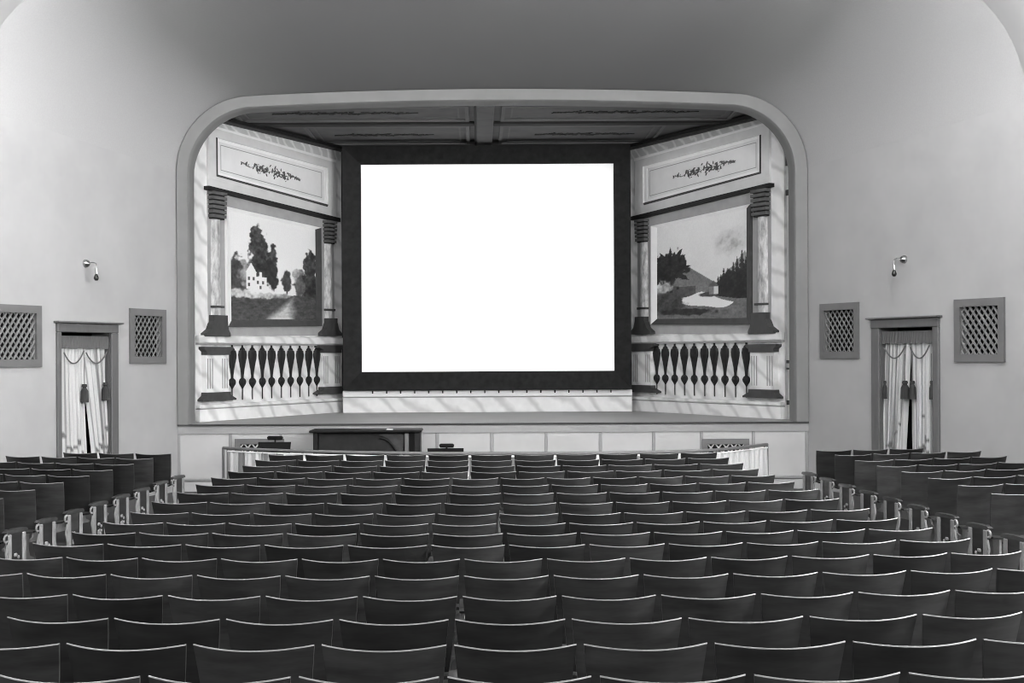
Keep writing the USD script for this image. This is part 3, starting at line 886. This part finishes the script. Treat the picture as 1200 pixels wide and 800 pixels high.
def paint_right(u, v):
    c = .46 + .05 * v + .08 * (fb(u, v, 3, 32) - .5)
    c = blob(c, u, v, .85, .72, .16, .10, .38, 33, .5, .9, .2)
    # far mountains
    k = v < (.54 - .62 * np.abs(u - .36)) + .02 * (fb(u, v, 12, 34) - .5)
    c = np.where(k, .17 + .06 * fb(u, v, 18, 35), c)
    k = v < (.62 - .95 * np.abs(u - .98)) + .03 * (fb(u, v, 9, 36) - .5)
    c = np.where(k, .24 + .05 * fb(u, v, 14, 37), c)
    # pines
    for q, (pu, ph) in enumerate(((.70, .36), (.76, .44), (.80, .42), (.86, .48), (.90, .52), (.95, .58), (.99, .52), (.83, .40), (.73, .38))):
        w = .055 * np.clip((ph + .06 - v) / .35, 0, 1) * (.7 + .6 * np.abs(np.sin(v * 70 + q)))
        c = np.where((np.abs(u - pu) < w) & (v < ph + .06) & (v > .18), .05 + .05 * fb(u, v, 30, 38 + q), c)
    c = blob(c, u, v, .90, .28, .24, .16, .055, 50, .4, .2)
    # land and trees left
    c = np.where((v < .33) & (u < .45) & (v > .22), .09 + .08 * fb(u, v, 20, 51), c)
    c = np.where((np.abs(u - (.16 + .05 * (.45 - v))) < .018) & (v > .18) & (v < .50), .05, c)
    for q in range(15):
        a = -.5 + q * .29
        R_ = (.27, .21, .25, .20, .24)[q % 5]
        du, dv = u - .15, v - .52
        r = (du * math.cos(a) + dv * 1.05 * math.sin(a)) / R_
        w = (-du * math.sin(a) + dv * math.cos(a))
        k = (r > 0) & (r < 1) & (np.abs(w) < .062 * (1 - r) ** .8 * (1 + 1.6 * (fb(u, v, 30, 60 + q) - .5)))
        c = np.where(k, .03 + .05 * fb(u, v, 26, 61 + q), c)
    c = blob(c, u, v, .15, .54, .19, .17, .05, 70, .8, .2, .9)
    c = blob(c, u, v, .08, .33, .10, .07, .36, 71, .8, .4)
    # ground, then river
    c = np.where(v < .20 - .02 * np.sin(u * 8), .13 + .10 * fb(u, v, 14, 72, 40), c)
    lo, hi = .075 + .05 * np.cos((u - .5) * 6), .215 + .05 * np.exp(-((u - .52) / .12) ** 2)
    k = (u > .28) & (u < .86) & (v > lo + .10 * np.clip(np.abs(u - .56) / .3, 0, 1) ** 3) & (v < hi - .06 * np.clip((u - .6) / .25, 0, 1))
    c = np.where(k, .56 + .08 * (fb(u, v, 8, 73, 40) - .5), c)
    c = blob(c, u, v, .60, .235, .11, .022, .10, 74, .4, .3)
    c = blob(c, u, v, .14, .17, .20, .10, .10, 75, .5, .3)
    # cottage
    w = (u > .60) & (u < .70) & (v > .235) & (v < .31)
    g = (v >= .31) & (v < .31 + .06 * (1 - np.abs(u - .65) / .06)) & (np.abs(u - .65) < .06)
    c = np.where(w, .22, c)
    c = np.where(w & (u > .655), .42, c)
    c = np.where(g, .15, c)
    c = blob(c, u, v, .35, .07, .30, .035, .06, 76, .5, .3)
    c = c * (1 + .55 * (fb(u, v, 70, 91) - .5) * np.clip(1.1 - c * 1.9, .03, 1))
    return np.clip(c * (.50 + 1.1 * np.clip((c - .05) / .35, 0, 1)), .012, .85)


wing('left')
wing('right')

# ------------------------------------------------------------------ back flat, screen, scenic ceiling
XL, XR = -2.71, 2.70
YBASE = 26.32
bf = thing('scenery_backing', 'white marbled base wall running below the screen at the back of the stage', 'stage scenery', (0, YBASE, STAGE_Z))
zt = 1.516 - STAGE_Z + .006
obj(bf, 'wall_panel', box(XL, XR, .0, .05, .005, zt - .016), 'marble')
obj(bf, 'ledge', cbox(XL, XR, -.16, .0, zt - .13, zt - .015, .01), 'flat_white')
obj(bf, 'ledge_line', box(XL, XR, -.13, .0, zt - .15, zt - .13), 'flat_line')
obj(bf, 'plinth', box(XL, XR, -.12, .0, .005, zt - .15), 'marble')
for k in range(18):
    x = -2.15 + k * .262
    obj(bf, 'hook', cbox(x - .012, x + .012, -.175, -.15, zt - .07, zt - .018, .003), 'flat_black')

YS = 26.15
KS = YS / 26.5
X0, X1, S0, S1 = [CAM[0] + (x - CAM[0]) * KS for x in (-2.72, 2.71, -2.377, 2.405)]
Zt, Zb, zt_, zb_ = [CAM[2] + (z - CAM[2]) * KS for z in (6.10, 1.516, 5.775, 1.855)]
sc = thing('projection_screen', 'large bright white screen in a wide black mitred frame at centre stage', 'screen', (0, YS, Zb))
for nm, pts in (('top', ((X0, Zt), (X1, Zt), (S0, zt_), (S1, zt_))), ('bottom', ((X0, Zb), (X1, Zb), (S0, zb_), (S1, zb_))), ('left', ((X0, Zb), (X0, Zt), (S0, zb_), (S0, zt_))), ('right', ((X1, Zb), (X1, Zt), (S1, zb_), (S1, zt_)))):
    (a, b, c, d) = pts
    obj(sc, 'frame_rail', hull([(p[0], y, p[1] - Zb) for p in (a, b) for y in (-.16, .10)] + [(p[0], y, p[1] - Zb) for p in (c, d) for y in (-.05, .10)]), 'screen_frame')
obj(sc, 'screen_cloth', box(S0 - .02, S1 + .02, .0, .02, zb_ - Zb - .02, zt_ - Zb + .02), 'screen_cloth')

cl = thing('ceiling_stage', 'dark panelled scenic ceiling over the stage with painted garlands', 'ceiling', (0, 0, CEIL_Z), kind='structure')
obj(cl, 'ceiling_board', box(-5.3, 5.3, D_IN + .33, YB - .02, 0, .04), 'scenic_ceiling')
bxl, bxr = at_depth(558, 150, 24.3)[0], at_depth(578, 150, 24.3)[0]
obj(cl, 'beam', cbox(bxl, bxr, D_IN + .33, YB - .02, -.06, 0, .015), 'scenic_ceiling')
obj(cl, 'beam_edge', box(bxl - .03, bxl, D_IN + .33, YB - .02, -.045, 0), 'scenic_ceiling_dark')
obj(cl, 'cross_beam', cbox(-4.5, bxl - .03, 24.0, 24.22, -.05, 0, .012), 'scenic_ceiling_dark')
obj(cl, 'cross_beam', cbox(bxr, 4.5, 24.0, 24.22, -.05, 0, .012), 'scenic_ceiling_dark')


def flat_on_ceiling(poly, z0, z1):
    out = []
    for g in getattr(poly, 'geoms', [poly]):
        if g.geom_type == 'Polygon' and g.area > 1e-6:
            m = trimesh.creation.extrude_polygon(g, abs(z1 - z0), engine='earcut')
            m.apply_translation([0, 0, min(z0, z1)])
            out.append(m)
    return cat_(*out)


for sx, (ya, yb), xo in ((-1, (24.35, 26.5), 2.9), (1, (24.35, 26.5), 2.9), (-1, (22.45, 23.88), 3.9), (1, (22.45, 23.88), 3.9)):
    xi = bxl - .12 if sx < 0 else bxr + .12
    x0, x1 = sorted((xi, xi + sx * xo))
    o = sbox(x0, ya, x1, yb)
    obj(cl, 'panel_moulding', flat_on_ceiling(o.difference(sbox(x0 + .06, ya + .10, x1 - .06, yb - .10)), -.03, 0), 'scenic_ceiling_pale')
    o2 = sbox(x0 + .16, ya + .25, x1 - .16, yb - .25)
    obj(cl, 'panel_line', flat_on_ceiling(o2.difference(o2.buffer(-.03)), -.008, 0), 'scenic_ceiling_pale')
    sp = spray(xo * .62, .55, 90, np.random.default_rng(33))
    sp = affinity.translate(sp, (x0 + x1) / 2 + sx * .1, (ya + yb) / 2)
    obj(cl, 'ornament', flat_on_ceiling(sp, -.012, 0), 'scenic_ceiling_dark')

# dark curtain-less stage house behind, so nothing shines through past the flats
for nm, m in (('wall_stage_back', box(-6.6, 6.6, YB + .6, YB + .65, 0, 8)), ('wall_stage_left', box(-6.6, -6.5, D_IN + .4, YB + .6, 0, 8)), ('wall_stage_right', box(6.5, 6.6, D_IN + .4, YB + .6, 0, 8))):
    struct(nm, m, 'passage', label=f'dark unlit {nm[11:]} wall of the stage house behind the scenery', cat='wall')

# ------------------------------------------------------------------ orchestra pit: rail, curtain, piano, music stands
RZ = CAM[2] - 1.32
rail_px = [(261.5, 524.7), (287, 526), (313, 527), (358, 528.6), (406, 529.6), (455, 530.5), (501, 531), (550, 531.1), (600, 531), (650, 531), (701, 530.7), (745, 530), (787, 529), (815, 528.2), (840, 527), (870, 524), (899, 520.5)]
rp = np.array([at_height(x, y, RZ)[:2] for x, y in rail_px])
seg = np.concatenate([[0], np.cumsum(np.linalg.norm(np.diff(rp, axis=0), axis=1))])


def along(s):
    return np.array([np.interp(s, seg, rp[:, 0]), np.interp(s, seg, rp[:, 1])])


def along_n(s):
    d = along(min(s + .05, seg[-1])) - along(max(s - .05, 0))
    d /= np.linalg.norm(d)
    return np.array([-d[1], d[0]])      # away from the audience


rl = thing('orchestra_rail', 'low grey iron rail bowed in front of the orchestra pit', 'rail', (0, 0, FL))
dense = [along(s) for s in np.linspace(0, seg[-1], 60)]
obj(rl, 'top_rail', tube([(p[0], p[1], RZ - FL) for p in dense], .022, 8), 'rail_iron', smooth=50)
for k, s in enumerate(np.linspace(0, seg[-1], 7)):
    p = along(s)
    obj(rl, 'post', tube([(p[0], p[1], 0), (p[0], p[1], RZ - FL)], .02, 8), 'rail_iron', smooth=50)
for s in (.09, seg[-1] - .09):
    p = along(s)
    obj(rl, 'post', tube([(p[0], p[1], 0), (p[0], p[1], RZ - FL)], .012, 8), 'rail_iron', smooth=50)
ss = np.linspace(.16, seg[-1] - .12, 620)
vv = np.linspace(0, 1, 7)
rng = np.random.default_rng(3)
phase = np.cumsum(2 * np.pi * (ss[1] - ss[0]) / (.15 + .05 * np.interp(ss, np.linspace(0, seg[-1], 40), rng.uniform(-1, 1, 40))))
P = np.zeros((len(vv), len(ss), 3))
for a, s in enumerate(ss):
    p, n = along(s), along_n(s)
    for b, v in enumerate(vv):
        off = .030 * math.sin(phase[a]) * (.4 + .6 * v) + .010 * math.sin(2.3 * phase[a] + v)
        P[b, a] = (*(p - n * .055 + n * off), (RZ - FL - .035) * (1 - v) + .06 * v)
cv = np.full(P.shape[:2], .80)
stripe = np.interp(ss, np.linspace(0, seg[-1], 64), (rng.uniform(0, 1, 64) > .78) * 1.0)
cv = cv * (1 - .62 * (stripe > .6))[None, :]
t = thing('pit_curtain', 'white pleated curtain with grey stripes hanging along the orchestra rail', 'curtain', (0, 0, FL))
obj(t, 'cloth', grid(P), 'printed_cloth', smooth=True, paint=cv.ravel())
obj(t, 'heading_tape', tube([(*(along(s) - along_n(s) * .06), RZ - FL - .04) for s in np.linspace(.16, seg[-1] - .12, 60)], .012, 6), 'paper', smooth=50)

# piano against the stage front
YP = 21.35
pa_, pb_ = at_depth(367, 505, YP), at_depth(492, 505, YP)
PW = pb_[0] - pa_[0]
PH = CAM[2] - (504.0 - PY - .005 * 130) * YP / F - FL
pn = thing('upright_piano', 'dark upright piano standing against the stage front behind the orchestra rail', 'piano', (pa_[0], YP, FL))
lid_x = .03
obj(pn, 'case', cat_(box(0, PW, .06, .55, .02, PH - .035), box(0, .07, -.02, .06, .0, PH - .035), box(PW - .07, PW, -.02, .06, .0, PH - .035)), 'piano_black')
obj(pn, 'lid', cbox(-lid_x - .03, PW + lid_x, -.06, .58, PH - .035, PH, .012), 'piano_black')
obj(pn, 'back_panel', box(.08, PW - .30, .04, .06, .08, PH - .05), 'piano_cloth')
xs = np.linspace(.62 * PW, PW - .26, 16)
arc = [(x, .035, PH - .12 - .42 * ((x - xs[0]) / (xs[-1] - xs[0])) ** 2.2) for x in xs]
obj(pn, 'curved_brace', tube(arc, .022, 8), 'piano_black')
fill = Polygon([(p[0], p[2] + .03) for p in arc] + [(PW - .24, PH - .06), (xs[0], PH - .06)])
obj(pn, 'side_panel', prism(fill, .028, .04), 'piano_board')
obj(pn, 'pale_post', cbox(PW - .235, PW - .17, -.01, .06, .08, PH - .05, .01), 'grille_frame')
obj(pn, 'inner_post', cbox(PW - .085, PW - .005, -.05, .0, .08, PH - .05, .01), 'piano_cloth')
sheet = thing('sheet_music', 'small white sheet of paper lying on the piano lid', 'paper', (at_depth(456, 503, YP)[0], YP, FL + PH))
obj(sheet, 'page', hull([(-.05, .02, .001), (.06, .0, .001), (.05, .16, .012), (-.04, .17, .02), (0, -.07, -.006 + .008)]), 'paper')

for nm, px0, px1, lx0, lx1, yd, yl, Z, where in (('music_stand', 302.5, 341, 313.5, 331.5, 521, 513.5, 20.9, 'left of the piano'), ('music_stand', 501, 543.5, 515, 532, 528.5, 522.5, 20.2, 'right of the piano')):
    a_, b_ = at_depth(px0, yd, Z), at_depth(px1, yd, Z)
    la, lb = at_depth(lx0, yl, Z), at_depth(lx1, yl, Z)
    xm = (la[0] + lb[0]) / 2
    zd, zl = a_[2] - FL, la[2] - FL
    t = thing(nm, f'black music stand with wide desk and lamp bar, {where} behind the rail', 'music stand', (xm, Z, FL), 0, 'black music stands in the pit')
    obj(t, 'post', tube([(0, .05, .03), (0, .05, zd - .02)], .014, 8), 'stand_metal', smooth=50)
    for k in range(3):
        a = k * 2.094 + .5
        obj(t, 'foot', tube([(0, .05, .10), (.13 * math.cos(a), .05 + .13 * math.sin(a), .06), (.24 * math.cos(a), .05 + .24 * math.sin(a), .012)], .011, 6), 'stand_metal', smooth=50)
    obj(t, 'desk', hull([(a_[0] - xm, 0, zd + .035), (b_[0] - xm, 0, zd + .035), (a_[0] - xm, .02, zd + .04), (b_[0] - xm, .02, zd + .04), (a_[0] - xm + .01, -.10, zd - .16), (b_[0] - xm - .01, -.10, zd - .16), (a_[0] - xm + .01, -.08, zd - .16), (b_[0] - xm - .01, -.08, zd - .16)]), 'stand_metal')
    obj(t, 'lamp_arm', tube([(0, .01, zd + .03), (0, .0, zl)], .014, 8), 'stand_metal', smooth=50)
    obj(t, 'lamp_hood', tube([(la[0] - xm, -.01, zl), (la[0] - xm + .02, -.01, zl + .006), (lb[0] - xm - .02, -.01, zl + .006), (lb[0] - xm, -.01, zl)], [.022, .032, .032, .022], 10), 'stand_metal', smooth=50)

# ------------------------------------------------------------------ the chairs
W0 = .53
RAD = 20.0


def chair_back():
    """Bent veneer back: (mesh of the panel, mesh of its worn top edge, paled by a painted highlight). Top corners at y = -.10, z = BACK."""
    nu, nv = 15, 7
    th = .011
    top_w, bot_w = W0 - .030, W0 - .13
    front = np.zeros((nv, nu, 3))
    rear = np.zeros((nv, nu, 3))
    for a in range(nv):
        q = a / (nv - 1)                  # 0 bottom .. 1 top
        w = bot_w + (top_w - bot_w) * q ** .8
        lean = -.02 - .08 * q ** 1.3
        sag = .045 + .035 * q
        for b in range(nu):
            e = 2 * b / (nu - 1) - 1
            x = e * w / 2
            z = .45 + (BACK - .45) * q - .010 * q * (1 - e * e)
            y = lean - sag * (1 - e * e) + (0 if q < .99 else 0)
            rear[a, b] = (x, y - th / 2, z)
            front[a, b] = (x, y + th / 2, z)
    loops = np.concatenate([rear, front[::-1]], 0)
    v = []
    f = []
    R = rear.reshape(-1, 3)
    Fm = front.reshape(-1, 3)
    n = len(R)
    V = np.vstack([R, Fm])
    idx = lambda a, b, k: a * nu + b + k * n
    for a in range(nv - 1):
        for b in range(nu - 1):
            q = [idx(a, b, 0), idx(a, b + 1, 0), idx(a + 1, b + 1, 0), idx(a + 1, b, 0)]
            f += [[q[0], q[1], q[2]], [q[0], q[2], q[3]]]
            q = [idx(a, b, 1), idx(a + 1, b, 1), idx(a + 1, b + 1, 1), idx(a, b + 1, 1)]
            f += [[q[0], q[1], q[2]], [q[0], q[2], q[3]]]
        for b, s in ((0, 0), (nu - 1, 1)):
            q = [idx(a, b, 0), idx(a + 1, b, 0), idx(a + 1, b, 1), idx(a, b, 1)]
            if s:
                q = q[::-1]
            f += [[q[0], q[1], q[2]], [q[0], q[2], q[3]]]
    for b in range(nu - 1):
        q = [idx(0, b, 1), idx(0, b + 1, 1), idx(0, b + 1, 0), idx(0, b, 0)]
        f += [[q[0], q[1], q[2]], [q[0], q[2], q[3]]]
    panel = trimesh.Trimesh(V, f, process=False)
    # the worn top edge, its highlight put into paler colour: a thin rounded strip
    pts = (rear[-1] + front[-1]) / 2
    ring = []
    for k in range(5):
        ang = math.pi * k / 4
        ring.append(pts + np.array([0, -math.cos(ang) * th * .56, math.sin(ang) * .005 - .001]))
    edge = grid(np.array(ring))
    return panel, edge


def chair_seat():
    nu, nv = 9, 7
    top = np.zeros((nv, nu, 3))
    for a in range(nv):
        q = a / (nv - 1)
        for b in range(nu):
            e = 2 * b / (nu - 1) - 1
            w = (W0 - .09) * (1 - .10 * (1 - q))
            top[a, b] = (e * w / 2, -.06 + .42 * q - .03 * e * e * (q > .9), .425 + .02 * math.sin(q * 3.1) * (1 if q > .4 else .5) + .02 * q + .012 * e * e)
    bot = top - np.array([0, 0, .018])
    m1, m2 = grid(top), grid(bot)
    m2.invert()
    ring = np.concatenate([top[0], top[1:, -1], top[-1, ::-1][1:], top[::-1, 0][1:]], 0)
    side = grid(np.array([ring - [0, 0, .018], ring]))
    return cat_(m1, m2, side)


def side_frame(x, th, aisle=0):
    """Cast iron standard in the (y, z) plane at x."""
    prof = [(-.13, .0), (.17, .0), (.17, .025), (.09, .05), (.065, .12), (.075, .28), (.12, .40), (.20, .47), (.22, .515), (-.09, .515), (-.09, .50), (-.06, .45), (-.03, .30), (-.035, .12), (-.07, .05), (-.13, .025)]
    m = trimesh.creation.extrude_polygon(Polygon(prof), th, engine='earcut')
    v = m.vertices.copy()
    m.vertices = np.stack([v[:, 2] - th / 2 + x, v[:, 0], v[:, 1]], 1)
    return m


def arm_rest(x, w):
    pts = [(x + sx * w / 2 * k, y, z) for sx in (-1, 1) for (y, z, k) in ((-.10, .515, .8), (-.11, .53, .8), (-.09, .545, .7), (.05, .555, .85), (.22, .55, .9), (.25, .535, .8), (.25, .515, .8), (.10, .512, 1), (.10, .54, 1))]
    return hull(pts)


def aisle_panel(t, x, sgn):
    """Decorated end of a row: a flat iron panel with two raised pilasters and a cast ornament, facing the aisle."""
    o = x + sgn * .012
    obj(t, 'end_panel', cat_(box(min(x, o), max(x, o), -.09, .20, .03, .515), box(min(x, o) - .002, max(x, o) + .002, -.13, .22, .0, .03)), 'chair_wood')
    a, b = o, o + sgn * .016
    for y in (-.075, .165):
        obj(t, 'end_pilaster', cbox(min(a, b), max(a, b), y - .03, y + .03, .03, .512, .008), 'chair_iron')
    rng = np.random.default_rng(5)
    bits = []
    for z in np.linspace(.10, .30, 5):
        for y in (.015, .045, .075):
            m = trimesh.creation.icosphere(1, .018)
            m.apply_scale([.5, 1, 1])
            m.apply_translation([a + sgn * .003, y + rng.uniform(-.008, .008), z + rng.uniform(-.015, .015)])
            bits.append(m)
    obj(t, 'ornament', cat_(*bits), 'ornament_iron', smooth=60)
    sc_ = []
    for k in range(18):
        q = k / 17 * 4.2
        r = .045 - .007 * q
        sc_.append((a + sgn * .004, -.125 + r * math.cos(q + 1.2), .47 + r * math.sin(q + 1.2)))
    obj(t, 'scroll', tube(sc_, .010, 6), 'chair_iron', smooth=50)
    obj(t, 'scroll', tube([(a, -.10, .42), (a, -.125, .34), (a, -.10, .24), (a, -.09, .10)], .012, 6), 'chair_iron', smooth=50)


BACK_M, EDGE_M = chair_back()
SEAT_M = chair_seat()
GROUPS = {}


def make_chair(left, right):
    t = thing('theatre_chair', '', 'chair')
    UsdGeom.Xformable(t).AddScaleOp().Set(Gf.Vec3f(1, 1, 1))
    obj(t, 'backrest', BACK_M, 'chair_wood', smooth=40)
    obj(t, 'top_edge', EDGE_M, 'chair_edge', smooth=60, label='worn upper edge of the backrest with its highlight painted paler')
    obj(t, 'seat', SEAT_M, 'chair_wood', smooth=40)
    for kind, sgn in ((left, -1), (right, 1)):
        if kind is None:
            continue
        x = sgn * W0 / 2
        if kind != 'aisle':
            obj(t, 'side_frame', side_frame(x, .026), 'chair_iron', smooth=40)
        obj(t, 'armrest', arm_rest(x, .05 if kind == 'plain' else .065), 'chair_arm', smooth=30)
        if kind == 'aisle':
            aisle_panel(t, x + sgn * .013, sgn)
    return t


PROTO = {}


def put_chair(kind, x, y, z, rot, sx, label, group):
    if kind not in PROTO:
        r = PROTO[kind] = make_chair(*kind)
    else:
        src = PROTO[kind]
        r = UsdGeom.Xform.Define(stage, numbered('/World', 'theatre_chair')).GetPrim()
        r.GetReferences().AddInternalReference(src.GetPath())
        r.SetInstanceable(True)
    xf = UsdGeom.Xformable(r)
    ops = {o.GetOpName(): o for o in xf.GetOrderedXformOps()}
    r.GetAttribute('xformOp:translate').Set(Gf.Vec3d(float(x), float(y), float(z))) if r.GetAttribute('xformOp:translate') else None
    r.GetAttribute('xformOp:rotateZ').Set(math.degrees(rot))
    r.GetAttribute('xformOp:scale').Set(Gf.Vec3f(float(sx), 1, 1))
    tag(r, label, 'chair', group)


ORD = ['zeroth', 'first', 'second', 'third', 'fourth', 'fifth', 'sixth', 'seventh', 'eighth', 'ninth', 'tenth', 'eleventh', 'twelfth', 'thirteenth', 'fourteenth', 'fifteenth', 'sixteenth', 'seventeenth', 'eighteenth']


def lin(a, b, n):
    return list(np.linspace(a, b, n + 1))


def two(a, m, b):
    return lin(a, m, 6)[:-1] + lin(m, b, 6)


GAPS = {
    -1: [-9, 167.5, 344, 517.5, 696, 876.5, 1057.5, 1234],
    0: [-79, 72.5, 221, 371, 526, 678, 831, 993, 1146, 1299],
    1: [4, 129, 260, 392.5, 528, 664.5, 801, 943, 1076, 1199],
    2: [-31, 81, 192.5, 307, 421, 537.5, 654, 770, 887, 1001, 1114.5, 1228],
    3: [-72, 28, 126, 227, 330.5, 435, 539.5, 644.5, 750, 855, 959.5, 1063, 1164, 1266],
    4: [-15, 74.5, 163, 255.5, 350, 445, 540.5, 637, 734, 829.5, 924, 1019.5, 1111, 1198],
    5: [35, 122.5, 214, 306.5, 404, 502, 593, 687, 780, 871.5, 960, 1051, 1138],
    6: [81, 160, 245.5, 333, 419, 504, 590.7, 677, 763, 847.5, 931, 1015, 1093.5],
    7: [118, 192.5, 265, 343, 422.7, 503, 582.7, 664, 743, 821, 899, 977, 1053],
    8: two(150, 582.7, 1020), 9: two(175, 586.7, 984), 10: two(205, 588, 960), 11: two(227, 586.7, 932), 12: two(245, 584.5, 909),
    13: lin(265, 890, 11), 14: lin(282, 872, 11), 15: [297, 347.5, 398, 449, 499, 550, 601, 652, 703, 754, 804, 855],
    16: [313, 356, 403, 451, 500, 550, 600.5, 650, 700, 748, 796, 841],
}


def px_to_x(px, Z):
    x = 0.0
    for _ in range(6):
        x = (px - PX) / F * (Z + x * x / (2 * RAD)) + CAM[0]
    return x


for i in reversed(ROWS):
    Z = row_depth(i)
    xs = [px_to_x(p, Z) for p in GAPS[i]]
    n = len(xs) - 1
    full = i >= 4
    row_words = (f'{ORD[17 - i]} row from the stage' if i >= 7 else f'{ORD[i + 2]} row from photo bottom')
    for k in range(n):
        xm, w = (xs[k] + xs[k + 1]) / 2, xs[k + 1] - xs[k]
        rot = math.atan(xm / RAD)
        y = Z + xm * xm / (2 * RAD) - .0
        left = 'aisle' if (k == 0 and full) else 'plain'
        right = 'aisle' if (k == n - 1 and full) else None
        if full:
            pos = f'{ORD[k + 1]} from its left end' if k < n / 2 else f'{ORD[n - k]} from its right end'
            lab = f'dark veneer chair, centre block, {row_words}, {pos}'
        else:
            pos = f'{ORD[k + 1]} from the left edge' if k < n / 2 else f'{ORD[n - k]} from the right edge'
            lab = f'dark veneer chair, {row_words}, {pos}'
        fwd = .10
        put_chair((left, right), xm - math.sin(rot) * fwd, y + math.cos(rot) * fwd, floor_at(y), rot, (w / math.cos(rot)) / W0, lab, 'theatre chairs of the centre block')

# side blocks
for side, sgn in (('left', -1), ('right', 1)):
    for i in range(16, 7, -1):
        Z = row_depth(i)
        edge = 4.21 + .050 * (16 - i) if side == 'right' else 4.17 + .058 * (16 - i)
        n = {16: 3, 11: 3, 10: 2, 9: 1, 8: 1}.get(i, 4)
        x = edge
        for k in range(n):
            xm = x + W0 / 2 * math.cos(math.atan(x / RAD))
            rot = math.atan(sgn * xm / RAD)
            y = Z + xm * xm / (2 * RAD)
            x += W0 * math.cos(rot)
            inner_k, wall_k = (k == 0), (k == n - 1)
            if side == 'left':
                kind = ('plain', 'aisle') if inner_k else ('plain', None)
            else:
                kind = ('aisle', None) if inner_k else (('plain', 'plain') if wall_k else ('plain', None))
            lab = f'dark veneer chair, {side} side block, {ORD[17 - i]} row from the stage, {ORD[k + 1]} from the aisle'
            fwd = .10
            put_chair(kind, sgn * xm - math.sin(rot) * fwd, y + math.cos(rot) * fwd, floor_at(y), rot, 1.0, lab, f'theatre chairs of the {side} side block')
